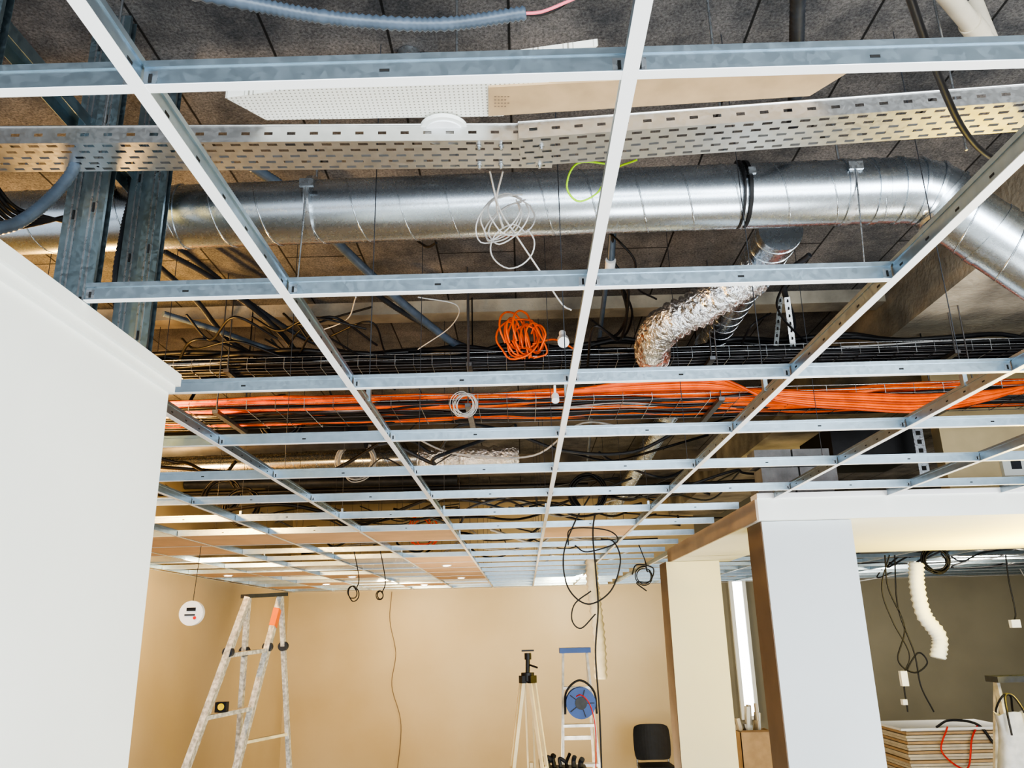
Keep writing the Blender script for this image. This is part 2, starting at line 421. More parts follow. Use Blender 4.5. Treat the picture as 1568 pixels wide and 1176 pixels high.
# ------------------------------------------------------------------ main spiral duct with elbow
rD = .117; zd = 1.5
mb = MB()
A = S(262, 333, z=zd); B = S(1345, 293, z=zd)
A0 = A+(A-B).normalized()*.9
duct(mb, A0, B, rD, .17)
C = S(1452, 318, y=B.y); D = S(1680, 468, y=B.y+.02)
dirB = (B-A).normalized(); dirD = (D-C).normalized()
E = B+dirB*.06
elb = [B]
k = E+dirB*.14
for i in range(5):
    t = i/4; a_ = (1-t)**2*E+2*t*(1-t)*(k+Vector((.02,0,0)))+t*t*C; elb.append(a_)
mb.tube(elb, rD+.001, DUCT, 40, smooth=True)
for i, p in enumerate(elb[1:]):
    t = (elb[min(i+2, len(elb)-1)]-elb[i]).normalized(); ring(mb, p, t, rD, .012, DUCT, .006)
duct(mb, C, D, rD, .17)
for s_ in (.03, .17): ring(mb, C+dirD*s_, dirD, rD, .03, DUCT, .004)
ring(mb, B-dirB*.03, dirB, rD, .02, DUCT, .004); ring(mb, B-dirB*.14, dirB, rD, .01, DUCT, .004)
ring(mb, A+dirB*.05, dirB, rD, .01, DUCT, .004)
c = S(1138, 298, z=zd)
ring(mb, c, dirB, rD, .012, BLACK, .004); ring(mb, c-dirB*.022, dirB, rD, .006, BLACK, .006)
mb.box((c.x-.012, c.y-rD-.012, c.z+.01), (c.x+.014, c.y-rD, c.z+.035), GALV)
for px in (482, 1292):
    c = S(px, 320 if px < 900 else 295, z=zd)
    ring(mb, c, dirB, rD, .02, GALV, .003)
    mb.box((c.x-.025, c.y-rD-.012, c.z+.02), (c.x+.025, c.y-rD+.0, c.z+.05), GALV)
    mb.tube([c+Vector((-.0,-rD-.006,.035)), c+Vector((-.02,-rD+.02,-.40))], .003, GALV, 6)
    mb.tube([c+Vector((0,0,rD)), Vector((c.x, c.y, TOP-.001))], .005, GALV, 6)
mb.obj("spiral_ventilation_duct")

mb = MB(); rB = .088
b0 = S(1196, 352, z=1.52); b1 = S(1150, 425, z=1.56); b2 = S(1085, 530, z=1.56); b3 = S(935, 785, z=1.5)
duct(mb, b0, b1, rB, .1, DUCT, .004); duct(mb, b1, b2, rB*.85, .1, DUCT, .003); duct(mb, b2, b3, rB*.85, .12, DUCT, .003)
ring(mb, b1, (b1-b0), rB, .05, DUCT, .003); ring(mb, b2, (b2-b1), rB*.9, .05, DUCT, .005)
mb.obj("branch_spiral_duct")
mb = MB()
corr(mb, [S(1162,418,z=1.42), S(1120,442,z=1.38), S(1070,472,z=1.34), S(1020,498,z=1.31), S(1000,525,z=1.30), S(1000,548,z=1.32)], .080, FOIL, .03, .09, 20, .06)
mb.obj("flexible_foil_duct")
mb = MB()
a = S(232, 716, z=1.42); b = S(640, 703, z=1.42); c = S(795, 699, z=1.42)
def clipx(a, b):
    return b+(a-b)*((XL+.01-b.x)/(a.x-b.x))
a = clipx(a, b)
duct(mb, a, b, .085, .2, DUCT); corr(mb, [b, b.lerp(c,.5), c], .095, FOIL, .05, .05, 18, .1)
mb.obj("insulated_foil_duct")
mb = MB(); a = S(60, 690, z=1.52); b = S(560, 668, z=1.52); mb.tube(dense([clipx(a,b),b],.3), .10, DGREY, 24); mb.obj("rubber_insulated_pipe")
mb = MB()
a, b = S(100,745,z=1.5), S(700,735,z=1.5); mb.tube([clipx(a,b), b], .05, DGREY, 16)
a, b = S(100,760,z=1.3), S(900,742,z=1.35); mb.tube([clipx(a,b), b], .02, BLACK, 10); mb.obj("black_service_pipes")

# ------------------------------------------------------------------ wire basket trays with cables
def basket(x0, x1, y, z, w, h, pitch=.1, sp=.05):
    mb = MB(); r = .002
    for i in range(int(w/sp)+1): mb.tube([(x0, y+i*sp, z), (x1, y+i*sp, z)], r, WIRE, 5)
    for yy in (y, y+w):
        for j in (1, 2): mb.tube([(x0, yy, z+h*j/2), (x1, yy, z+h*j/2)], r, GALV, 5)
    n = int((x1-x0)/pitch)
    for i in range(n+1):
        x = x0+i*pitch; mb.tube([(x, y, z+h), (x, y, z-r), (x, y+w, z-r), (x, y+w, z+h)], r, GALV if i % 2 else WIRE, 5, smooth=False)
    for i in range(int((x1-x0)/1.3)):
        x = x0+.5+i*1.3
        top = Z(1.6)-.001 if 2.1 < x < 3.0 else TOP-.001
        for yy in (y-.01, y+w+.01): mb.tube([(x, yy, z-.02), (x, yy, top)], .004, WIRE, 6)
        mb.beam((x, y-.03, z-.015), (x, y+w+.03, z-.015), .03, .02, WIRE)
    return mb
def bundle(mb, x0, x1, ys, zs, n, r, m, wob=.02, sag=None):
    for i in range(n):
        y = R(*ys); z = R(*zs); rr = r*R(.7, 1.2); pts = []; k = int((x1-x0)/.35)
        for j in range(k+1):
            x = x0+(x1-x0)*j/k
            pts.append((x, y+R(-wob, wob), z+R(-wob, wob)*.5+(sag(x) if sag else 0)))
        mb.tube(cr(pts, 4), rr, m, 6)
mb = basket(XL+.05, 6.2, 4.08, Z(1.385), .30, .06)
mb.obj("wire_basket_tray")
mb = MB(); bundle(mb, XL+.05, 6.2, (4.09, 4.37), (Z(1.395), Z(1.46)), 34, .0105, BLACK, .018); bundle(mb, XL+.05, 6.2, (4.1, 4.36), (Z(1.42), Z(1.46)), 3, .006, LGREY, .03)
for q in range(4): mb.tube(cr([(XL+.1+.3*i, 4.2+R(-.09,.06), Z(1.48)+R(-.02,.05)) for i in range(10+5*q)], 4), .014, BLACK, 8)
mb.obj("black_cable_bundle")
yo = 3.98
mb = basket(XL+.05, 6.2, yo, Z(1.13), .40, .05, .15, .1); mb.obj("wire_basket_tray")
sg = lambda x: -.025*math.exp(-((x-1.6)/.45)**2)
mb = MB()
bundle(mb, XL+.05, 6.2, (yo+.02, yo+.12), (Z(1.15), Z(1.20)), 8, .011, ORANGE, .022, sg)
bundle(mb, XL+.05, 6.2, (yo+.15, yo+.25), (Z(1.15), Z(1.19)), 7, .011, ORANGE, .022, sg)
bundle(mb, XL+.05, 6.2, (yo+.04, yo+.3), (Z(1.16), Z(1.21)), 7, .009, ORANGE2, .03, sg)
bundle(mb, XL+.05, 6.2, (yo+.30, yo+.38), (Z(1.145), Z(1.165)), 4, .0105, ORANGE, .014)
for o in range(7):
    mb.tube(cr([(-.1+.05*o,yo+.02,Z(1.18)),(.9,yo-.03-.01*o,Z(1.17+.01*o)),(1.3,yo-.05,Z(1.14-.008*o)),(1.7,yo-.07,Z(1.11-.013*o)),(2.1,yo-.05,Z(1.10-.013*o)),(2.6,yo-.02,Z(1.14)),(3.3,yo+.02,Z(1.28+.03*o)),(4.2,yo+.1,Z(1.5))], 8), .009, ORANGE if o % 3 else ORANGE2, 6)
mb.obj("orange_cable_bundle")
mb = MB(); bundle(mb, XL+.05, 6.2, (yo+.02, yo+.3), (Z(1.138), Z(1.16)), 9, .008, BLACK, .03); bundle(mb, XL+.05, 6.2, (yo+.25, yo+.38), (Z(1.138), Z(1.2)), 8, .010, BLACK, .02)
bundle(mb, XL+.05, 6.2, (yo+.02, yo+.3), (Z(1.138), Z(1.16)), 2, .006, LGREY, .03)
mb.obj("mixed_cable_bundle")

# ------------------------------------------------------------------ coils and loose cables
mb = MB(); c = S(798, 514, z=1.52)
for i in range(9): coil(mb, c+Vector((R(-.08,.08), R(-.02,.02), R(-.03,.02))), R(.06,.13), 1, ORANGE, .0055, (R(-2,2), 1, R(-.4,.4)), .25)
for i in range(4):
    x = R(-.09,.09); mb.tube(cr([c+Vector((x,0,.08)), c+Vector((x*1.5,-.03,.0)), c+Vector((x*1.8+.02,0,-.10)), c+Vector((x*.5+.03,0,-.13))]), .0055, ORANGE, 6)
mb.tube(cr([c+Vector((.06,0,-.05)), S(850,520,z=1.5), S(880,535,z=1.45)]), .006, ORANGE, 6)
mb.obj("orange_cable_coil")
mb = MB(); c = S(775, 335, y=2.3)
for i in range(5): coil(mb, c+Vector((R(-.02,.02), R(-.02,.02), R(-.03,.03))), .09, 1, LGREY, .0026, (R(-.6,.6), 1, R(-.5,.5)), .2, .7)
coil(mb, S(785,378,y=2.3), .07, 1, LGREY, .0026, (.3,1,0), .25)
mb.tube(cr([S(750,262,y=2.1), S(765,320,y=2.2), S(790,360,y=2.3), S(830,420,y=2.4), S(860,465,y=2.5), S(875,475,y=2.5)]), .003, LGREY, 6)
mb.tube(cr([S(770,262,y=2.1), S(760,310,y=2.2), S(770,350,y=2.3)]), .003, LGREY, 6)
mb.obj("grey_cable_coil")
mb = MB(); c = S(712, 620, y=3.85)
for i in range(4): coil(mb, c+Vector((R(-.01,.01),0,R(-.01,.01))), .055, 2, LGREY, .0022, (R(-.4,.4), 1, R(-.2,.2)), .15)
mb.obj("grey_cable_coil")
mb = MB(); c = S(545, 705, y=6.4)
for i in range(4): coil(mb, c, .15, 2, LGREY, .005, (R(-.3,.3), 1, R(-.2,.2)), .15)
mb.obj("grey_cable_coil")
mb = MB()
mb.tube(cr([S(940,252,y=2.15), S(885,250,y=2.1), S(868,285,y=2.15), S(885,308,y=2.2), S(915,295,y=2.2), S(935,262,y=2.2), S(975,245,y=2.1)]), .0032, YG, 6)
mb.obj("earth_wire")
mb = MB()
corr(mb, [S(290,-12,z=1.3), S(380,5,z=1.3), S(470,22,z=1.3), S(560,33,z=1.3), S(680,37,z=1.3), S(805,20,z=1.32)], .015, GREYC, .012, .14, 12)
mb.tube(cr([S(800,21,z=1.32), S(830,18,z=1.33), S(870,2,z=1.36), S(900,-12,z=1.4)]), .004, PINK, 6)
mb.tube(cr([S(800,21,z=1.32), S(830,22,z=1.33), S(862,8,z=1.36), S(880,-12,z=1.4)]), .004, BLACK, 6)
mb.obj("corrugated_conduit")
mb = MB()
mb.tube(cr([S(1390,-15,z=1.0), S(1412,50,z=1.0), S(1440,125,z=1.02), S(1470,190,z=1.05), S(1500,228,z=1.1), S(1530,243,z=1.15), S(1580,236,z=1.2)]), .0075, BLACK, 8)
mb.obj("black_power_cable")
mb = MB(); a = S(1440,-20,z=1.7); b = S(1518,75,z=1.7); mb.tube([a, b], .028, CREAM, 20); mb.tube([a.lerp(b,.55), a.lerp(b,.75)], .033, CREAM, 20); mb.tube([b, b+Vector((0,.03,.199))], .028, CREAM, 20); mb.obj("pvc_drain_pipe")
mb = MB(); a = S(1222,-20,z=1.6)
corr(mb, [a, S(1220,60,z=1.6), S(1218,130,z=1.64), S(1214,190,z=1.75)], .02, DGREY, .014, .1, 10); mb.obj("corrugated_conduit")
mb = MB()
for k, pts in enumerate(([ (385,255,1.8),(450,300,1.8),(520,375,1.75),(600,450,1.66),(660,500,1.6),(720,545,1.5)],
            [(250,385,1.75),(330,430,1.75),(420,500,1.7),(470,560,1.6)],
            [(245,410,1.75),(300,460,1.75),(350,520,1.7),(420,560,1.5)],
            [(250,480,1.6),(330,505,1.6),(400,530,1.6),(470,550,1.5)],
            [(235,350,1.8),(300,400,1.8),(390,470,1.75),(470,520,1.65),(560,550,1.5)],
            [(560,440,1.75),(620,480,1.72),(690,520,1.6),(760,550,1.5)],
            [(1240,390,1.8),(1200,430,1.75),(1215,500,1.7),(1190,540,1.5)])):
    corr(mb, [S(a,b,z=c) for a,b,c in pts], .022 if k == 0 else .015, GREYC if k in (0,3) else DGREY, .014, .08, 10)
mb.obj("corrugated_conduit")
mb = MB()
corr(mb, [S(-10,352,x=-1.2), S(30,340,x=-1.2), S(70,310,x=-1.2), S(105,272,x=-1.2), S(120,240,x=-1.2)], .015, GREYC, .012, .1, 10)
corr(mb, [S(140,540,x=-1.36), S(138,420,x=-1.36), S(150,340,x=-1.36), S(165,270,x=-1.36), S(160,150,x=-1.36)], .013, DGREY, .012, .1, 10)
corr(mb, [S(180,500,x=-1.34), S(178,420,x=-1.34), S(190,350,x=-1.34), S(200,270,x=-1.34), S(150,140,x=-1.34)], .012, DGREY, .012, .1, 10)
for i in range(5): mb.tube(cr([S(-10,280+12*i,x=-1.5), S(20,315+8*i,x=-1.5), S(60,330+3*i,x=-1.5), S(150,345-6*i,x=-1.6), S(175,300+i*9,x=-1.5), S(165,260,x=-1.4)]), .007, BLACK, 6)
mb.obj("corrugated_conduit")
mb = MB()
for pts, r in (([(925,350,1.7),(950,372,1.6),(972,400,1.55),(975,440,1.5),(1005,458,1.5)], .005),
               ([(938,350,1.7),(940,400,1.6),(962,440,1.5),(950,520,1.4),(910,500,1.4),(900,560,1.35)], .007),
               ([(952,440,1.5),(960,480,1.5),(945,512,1.45),(915,520,1.45)], .008),
               ([(948,430,1.5),(968,480,1.5),(950,518,1.45),(905,490,1.45)], .006),
               ([(640,370,1.8),(655,378,1.7),(668,372,1.6)], .006),
               ([(430,560,1.6),(455,510,1.6),(500,490,1.7),(570,470,1.75)], .006),
               ([(1180,480,1.6),(1150,500,1.5),(1130,540,1.45)], .006),
               ([(270,560,1.45),(300,520,1.5),(380,540,1.5),(420,570,1.45),(500,545,1.5)], .008),
               ([(260,600,1.3),(310,585,1.35),(380,600,1.3),(450,580,1.4)], .008),
               ([(285,640,1.12),(300,600,1.3),(350,575,1.4),(400,560,1.45)], .009),
               ([(1210,420,1.7),(1190,470,1.6),(1230,520,1.5),(1270,545,1.45)], .006)):
    mb.tube(cr([S(a,b,z=c) for a,b,c in pts]), r, BLACK, 6)
for i in range(9):
    x = R(255, 480); y = R(480, 560)
    mb.tube(cr([S(x,y,z=1.6), S(x+R(20,50),y+R(10,40),z=1.5), S(x+R(60,110),y+R(-10,30),z=1.5), S(x+R(120,180),y+R(0,50),z=1.45)]), R(.005,.009), BLACK, 6)
for pts in ([(640,455,1.5),(700,468,1.5),(690,500,1.5),(640,535,1.45)], [(545,455,1.4),(530,490,1.5),(480,510,1.5)]):
    mb.tube(cr([S(a,b,z=c) for a,b,c in pts]), .003, LGREY, 6)
mb.tube([S(938,355,z=1.7), S(935,400,z=1.6)], .018, GREYC, 10); mb.tube([S(935,398,z=1.6), S(934,412,z=1.58)], .024, WHITE, 12)
mb.tube([S(931,410,z=1.6), S(915,540,z=1.5), S(905,640,z=1.45), S(898,720,z=1.4)], .012, GREYC, 8)
mb.obj("loose_void_cables")
mb = MB()
for i in range(56):
    y = R(5.0, 11); x = R(-3.0, 1.2); z = R(.92, 1.5); w = R(.6, 2.0)
    pts = [(x+w*j/4+R(-.1,.1), y+R(-.15,.15), Z(z)+R(-.1,.1)-.1*math.sin(math.pi*j/4)) for j in range(5)]
    pts = [(max(XL+.03, min(p[0], 2.1)), p[1], p[2]) for p in pts]
    mb.tube(cr(pts), R(.005, .015), random.choice([BLACK, BLACK, BLACK, DGREY, LGREY, DGREY]), 6)
for c in (S(370,775,y=6.5), S(900,755,y=6.5), S(430,640,y=5.2), S(340,760,y=6.8)):
    for i in range(3): coil(mb, c, .14, 2, BLACK, .008, (R(-.3,.3),1,R(-.3,.3)), .15)
mb.obj("rear_void_cables")
mb = MB(); c = S(648, 812, y=7)
REDO = mat("red_orange_cable", (.7,.08,.02), .5)
for i in range(4): coil(mb, c, .12, 1, REDO, .006, (R(-.6,.6),1,R(-.3,.3)), .3)
mb.obj("red_cable_coil")
mb = MB()
for a, b in (((1195,455),(1188,530)), ((1205,455),(1215,535))):
    p, q = S(*a, z=1.7), S(*b, z=1.45); mb.beam(p, q, .03, .004, GALV)
    for i in range(7): c = p.lerp(q, (i+.5)/7); mb.beam(c-Vector((0,.003,.008)), c+Vector((0,-.003,.008)), .008, .008, DARKH)
mb.obj("perforated_mounting_strap")
mb = MB(); c = S(626, 85, z=SLAB-.01); mb.tube([c+Vector((0,0,.008)), c-Vector((0,0,.02))], .04, GALV, 16); mb.tube([c-Vector((0,0,.02)), c-Vector((0,0,.05))], .012, BROWN, 10)
mb.tube([c+Vector((-.07,0,0)), c+Vector((.07,0,0))], .006, BROWN, 6); mb.obj("ceiling_anchor")
mb = MB(); c = S(862, 520, z=1.45); mb.tube([c, c+Vector((.0,-.04,-.03))], .03, WHITE, 16); mb.tube([c, c+Vector((0,.03,.05))], .018, WHITE, 12); mb.obj("presence_sensor")
mb = MB(); c = S(850, 606, y=3.6); mb.tube([c, c+Vector((0,-.02,-.03))], .018, WHITE, 14); mb.tube([c, Vector((c.x, c.y, c.z+.05))], .006, WHITE, 8); mb.obj("presence_sensor")

# ------------------------------------------------------------------ metal studs on the left
def cstud(name, x, y, z0, z1, w=.062, f=.035):
    mb = MB(); t = .002; z1 -= .001
    mb.box((x, y-f/2, z0), (x+t, y+f/2, z1), STUD)
    mb.box((x, y-f/2-t, z0), (x+w, y-f/2, z1), STUD); mb.box((x, y+f/2, z0), (x+w, y+f/2+t, z1), STUD)
    mb.box((x+w-t, y-f/2, z0), (x+w, y-f/2+.01, z1), STUD); mb.box((x+.02, y-f/2-t-.002, z0), (x+.026, y-f/2-t, z1), GALV)
    mb.box((x+.036, y-f/2-t-.002, z0), (x+.042, y-f/2-t, z1), GALV)
    z = z0+.3
    while z < z1: mb.box((x+.028, y-f/2-t-.0025, z), (x+.034, y-f/2-t, z+.03), DARKH); z += .3
    mb.obj(name)
cstud("metal_stud", -1.22, 2.36, 0, TOP); cstud("metal_stud", -1.31, 2.42, 0, TOP)
cstud("metal_stud", -1.26, 2.09, 0, TOP); cstud("metal_stud", -1.34, 2.13, 0, TOP)
cstud("metal_stud", -1.30, 1.60, 0, TOP)
mb = MB(); mb.box((-1.36, 1.2, Z(1.55)), (-1.30, 2.5, Z(1.552)), STUD); mb.box((-1.36, 1.2, Z(1.51)), (-1.358, 2.5, Z(1.55)), STUD); mb.box((-1.302, 1.2, Z(1.51)), (-1.30, 2.5, Z(1.55)), STUD)
mb.obj("metal_track")

# ------------------------------------------------------------------ stepladders
def to_floor(a, b):
    a = Vector(a); b = Vector(b); t = a.z/(a.z-b.z); return a+(b-a)*t
mb = MB()
TL = S(380, 916, y=4.3); TR = S(430, 913, y=4.6)
f1 = to_floor(TL, S(285,1176,y=4.05)); f2 = to_floor(TR, S(362,1176,y=4.35))
f3 = to_floor(TL+Vector((.03,0,0)), S(368,1176,y=4.62)); f4 = to_floor(TR, S(443,1176,y=4.9))
def rail(a, b, m=DOTS, w=.028, h=.05): mb.beam(a, b, w, h, m, Vector((0,1,0)))
for a, b in ((TL, f1), (TR, f2)): rail(a, b)
for a, b in ((TL, f3), (TR, f4)): rail(a, b, DOTS, .022, .035)
for i in range(1, 8):
    t = i/8.2; mb.beam(TL.lerp(f1, t), TR.lerp(f2, t), .03, .02, DOTS)
for i in (2.6, 6): t = i/8.2; mb.beam(TL.lerp(f3, t), TR.lerp(f4, t), .03, .015, ALU)
mb.beam(TL+Vector((-.02,0,.01)), TR+Vector((.02,0,.01)), .05, .02, DGREY)
for a, b in ((f1, TL), (f2, TR), (f3, TL), (f4, TR)):
    p = a.lerp(b, .885); mb.tube([p-Vector((0,.018,0)), p+Vector((0,.018,0))], .026, DGREY, 16)
mb.beam(TR.lerp(f2,.03), TR.lerp(f2,.07), .032, .052, mat("orange_sticker", (.9,.2,.03), .5), Vector((0,1,0)))
for a in (f1, f2, f3, f4): mb.box((a.x-.03, a.y-.03, 0), (a.x+.03, a.y+.03, .05), BLACK)
mb.obj("stepladder")
mb = MB(); c = TL.lerp(f1, 2/8.2).lerp(TR.lerp(f2, 2/8.2), .35)+Vector((0,0,.033)); mb.box((c.x-.03,c.y-.02,c.z-.022),(c.x+.025,c.y+.02,c.z+.025), BLACK); mb.tube([(c.x,c.y-.023,c.z+.004),(c.x,c.y+.023,c.z+.004)], .016, YEL, 16); mb.obj("tape_measure")

def small_ladder(name, topL, topR, wide, fwd, topm=BLUE):
    mb = MB(); topL = Vector(topL); topR = Vector(topR)
    h = topL.z; a1 = Vector((topL.x-wide, topL.y-fwd, 0)); a2 = Vector((topR.x+wide, topR.y-fwd, 0))
    b1 = Vector((topL.x-wide*.7, topL.y+fwd, 0)); b2 = Vector((topR.x+wide*.7, topR.y+fwd, 0))
    for a, b in ((topL, a1), (topR, a2)): mb.beam(a, b, .02, .05, ALU, Vector((0,1,0)))
    for a, b in ((topL, b1), (topR, b2)): mb.beam(a, b, .02, .03, ALU, Vector((0,1,0)))
    n = int(h/.25)
    for i in range(1, n): t = i/n; mb.beam(topL.lerp(a1, t), topR.lerp(a2, t), .08, .02, ALU)
    for t in (.35, .8): mb.beam(topL.lerp(b1, t), topR.lerp(b2, t), .02, .03, ALU)
    mb.box((topL.x-.03, topL.y-.08, h-.01), (topR.x+.03, topL.y+.08, h+.03), topm)
    for a in (a1, a2, b1, b2): mb.box((a.x-.02, a.y-.03, 0), (a.x+.02, a.y+.03, .04), BLACK)
    return mb.obj(name)
tl, tr = S(862, 998, y=7), S(898, 997, y=7); tr.z = tl.z
small_ladder("stepladder", tl, tr, .10, .45)
mb = MB(); c = S(889, 1076, y=6.55)
for yy in (-.05, .05): mb.tube([c+Vector((0,yy-.006,0)), c+Vector((0,yy+.006,0))], .112, BLUE, 32)
mb.tube([c+Vector((0,-.045,0)), c+Vector((0,.045,0))], .085, BLACK, 24); mb.tube([c+Vector((0,-.065,0)), c+Vector((0,-.05,0))], .045, DGREY, 20)
for k in range(5):
    a = k*2*math.pi/5; mb.beam(c+Vector((math.cos(a)*.045,-.058,math.sin(a)*.045)), c+Vector((math.cos(a)*.1,-.058,math.sin(a)*.1)), .012, .006, BLACK)
mb.tube(cr([c+Vector((-.12,0,-.08)), c+Vector((-.105,0,.08)), c+Vector((0,0,.16)), c+Vector((.105,0,.08)), c+Vector((.12,0,-.08))]), .008, BLACK, 8)
mb.tube(cr([c+Vector((-.07,-.03,.02)), c+Vector((0,-.07,.06)), c+Vector((.07,-.06,-.02)), c+Vector((.1,-.05,-.2)), c+Vector((.09,.0,-.5))]), .004, RED, 6)
mb.obj("cable_reel")
# tripod
mb = MB(); T = S(808, 1035, y=5.5); top = S(808, 995, y=5.5)
mb.tube([T, top-Vector((0,0,.03))], .014, BLACK, 12); mb.tube([T-Vector((0,0,.03)), T+Vector((0,0,.02))], .042, BLACK, 16)
mb.box((top.x-.04, top.y-.03, top.z-.01), (top.x+.04, top.y+.03, top.z+.0), BLACK); mb.tube([top-Vector((0,0,.06)), top-Vector((0,0,.02))], .022, BLACK, 14)
mb.tube([top-Vector((.0,0,.09)), top+Vector((.06,-.03,-.11))], .006, BLACK, 8)
for ang in (200, 320, 85):
    d = Vector((math.cos(math.radians(ang)), math.sin(math.radians(ang)), 0)); s = Vector((-d.y, d.x, 0))
    foot = Vector((T.x, T.y, 0))+d*.32; h0 = T+d*.035-Vector((0,0,.02))
    mid = h0.lerp(foot, .34)
    for k in (-1, 1): mb.beam(h0+s*.022*k, mid+s*.022*k, .012, .022, WOODL, d)
    mb.beam(h0.lerp(foot, .28), foot, .02, .022, WOODL, d)
    mb.beam(mid-s*.032, mid+s*.032, .04, .06, BLACK); mb.beam(h0-s*.03, h0+s*.03, .03, .045, BLACK)
    mb.tube([foot+Vector((0,0,.06)), foot], [.014, .004], BLACK, 10)
mb.obj("surveying_tripod")
mb = MB(); c = S(858, 1165, y=6.2)
mb.box((c.x-.16, c.y-.12, 0), (c.x+.2, c.y+.12, c.z-.22), DGREY)
mb.box((c.x-.14, c.y-.1, c.z-.22), (c.x+.18, c.y+.1, c.z-.04), BLACK)
for i in range(7):
    x = c.x-.13+.045*i; mb.tube(cr([(x, c.y, c.z-.05), (x+R(-.02,.02), c.y+.02, c.z+R(-.02,.03)), (x+R(-.05,.05), c.y, c.z+R(-.03,.05))]), R(.01,.022), random.choice([BLACK, DGREY, BLACK]), 8)
mb.obj("tool_cart")
# chair
mb = MB(); c = S(1001, 1130, y=11); cx, cy = c.x, c.y
nb = 13; vs = []; fs = []
for j in range(8):
    for i in range(nb):
        u = -1+2*i/(nb-1); tt = j/7; zz = .50+.42*tt; w = .235*(1-.10*abs(2*tt-1)**3); vs.append((cx+u*w, cy+.2-.05*u*u+.05*tt, zz-(.025*abs(u)**6 if j == 7 else 0)+(.02*abs(u)**6 if j == 0 else 0)))
n0 = len(vs); nr = 8
vs += [(x, y+.02, z) for x, y, z in vs]
for j in range(nr-1):
    for i in range(nb-1):
        q = (j*nb+i, j*nb+i+1, (j+1)*nb+i+1, (j+1)*nb+i); fs.append(q); fs.append(tuple(n0+k for k in q[::-1]))
L7 = (nr-1)*nb
for i in range(nb-1): fs.append((L7+i, L7+i+1, n0+L7+i+1, n0+L7+i)); fs.append((i+1, i, n0+i, n0+i+1))
for j in range(nr-1): fs.append((j*nb, (j+1)*nb, n0+(j+1)*nb, n0+j*nb)); fs.append(((j+1)*nb+nb-1, j*nb+nb-1, n0+j*nb+nb-1, n0+(j+1)*nb+nb-1))
mb.add(vs, fs, BLACK, False)
mb.prism([(cx-.22,cy-.22,.43),(cx+.22,cy-.22,.43),(cx+.2,cy+.2,.43),(cx-.2,cy+.2,.43)], .045, BLACK)
for sx in (-1, 1):
    mb.tube([(cx+sx*.21, cy-.2, .43), (cx+sx*.24, cy-.24, 0)], .012, GALV, 8); mb.tube([(cx+sx*.2, cy+.22, .6), (cx+sx*.2, cy+.2, .43), (cx+sx*.23, cy+.27, 0)], .012, GALV, 8)
mb.obj("stacking_chair")
mb = MB(); mb.tube(cr([S(600,906,y=YB-.03), S(597,950,y=YB-.02), S(606,1000,y=YB-.02), S(600,1050,y=YB-.02), S(614,1110,y=YB-.02), S(606,1200,y=YB-.02)]), .005, BROWN, 6); mb.obj("wall_wire")
mb = MB(); c = S(293, 939, y=4.0); mb.tube([c+Vector((0,-.006,0)), c+Vector((0,.02,0))], .058, WHITE, 32)
mb.tube([c+Vector((0,.008,.055)), S(308, 836, y=4.0)], .0015, BLACK, 5)
mb.box((c.x-.022, c.y-.008, c.z+.01), (c.x+.022, c.y-.006, c.z+.026), BLACK); mb.box((c.x-.03, c.y-.008, c.z-.012), (c.x+.02, c.y-.006, c.z-.004), DGREY)
mb.tube([c+Vector((.02,-.008,-.022)), c+Vector((.02,-.006,-.022))], .008, RED, 10)
mb.obj("smoke_detector")
mb = MB(); corr(mb, [S(1403,862,y=6.5), S(1404,895,y=6.5), S(1414,940,y=6.5), S(1438,975,y=6.5), S(1436,1008,y=6.5)], .056, PAINTW, .03, .10, 14, .02)
mb.obj("hanging_flexible_duct")
mb = MB(); corr(mb, [S(906,850,y=8), S(907,890,y=8), S(912,930,y=8), S(918,985,y=8), S(920,1040,y=8)], .058, mat("ivory_plastic", (.85,.78,.62), .5), .035, .12, 14, .02)
mb.obj("hanging_flexible_duct")
mb = MB(); P = lambda L, y: cr([S(a,b,y=y) for a,b in L])
mb.tube(P([(903,760),(880,800),(863,850),(870,900),(900,925),(935,905),(950,860),(940,830),(920,825)], 5.0), .0045, BLACK, 6)
mb.tube(P([(918,760),(908,810),(912,870),(916,930),(912,1000),(918,1090),(922,1200)], 5.0), .005, BLACK, 6)
mb.tube(P([(905,905),(880,925),(876,950),(890,962),(912,940)], 5.0), .004, BLACK, 6)
mb.tube(P([(870,835),(875,810),(930,812),(945,830),(900,845),(880,835)], 5.0), .004, BLACK, 6)
for px, py, rr_ in ((541, 908, .045), (985, 882, .06), (582, 912, .03)):
    c = S(px, py, y=6.5)
    coil(mb, c, rr_, 2, BLACK, .004, (.5,1,.2), .3)
    mb.tube(cr([c+Vector((rr_*.5,0,rr_*.6)), c+Vector((.03,.05,.12)), Vector((c.x-.02, c.y+.05, zg+.05))]), .004, BLACK, 5)
mb.tube(P([(968,880),(975,865),(1000,870),(995,890),(975,892),(990,905)], 6.4), .005, BLACK, 6)
mb.obj("hanging_black_cables")
mb = MB()
mb.tube(P([(1355,850),(1360,900),(1385,960),(1375,1010),(1400,1030),(1420,1015),(1405,1000),(1385,1040),(1390,1090)], 6.6), .006, BLACK, 6)
mb.tube(P([(1370,850),(1375,930),(1400,1000),(1410,1050),(1430,1090)], 6.6), .006, BLACK, 6)
mb.tube(P([(1362,850),(1350,900),(1366,950),(1392,1000),(1385,1030)], 6.6), .005, BLACK, 6)
mb.tube(P([(1540,850),(1545,890),(1555,940),(1548,955)], 6.6), .006, BLACK, 6)
c = S(1383, 1040, y=6.6); mb.box((c.x-.02,c.y-.02,c.z-.05),(c.x+.03,c.y+.02,c.z+.06), WHITE)
c = S(1553, 955, y=6.6); mb.box((c.x-.03,c.y-.02,c.z-.03),(c.x+.04,c.y+.02,c.z+.03), WHITE)
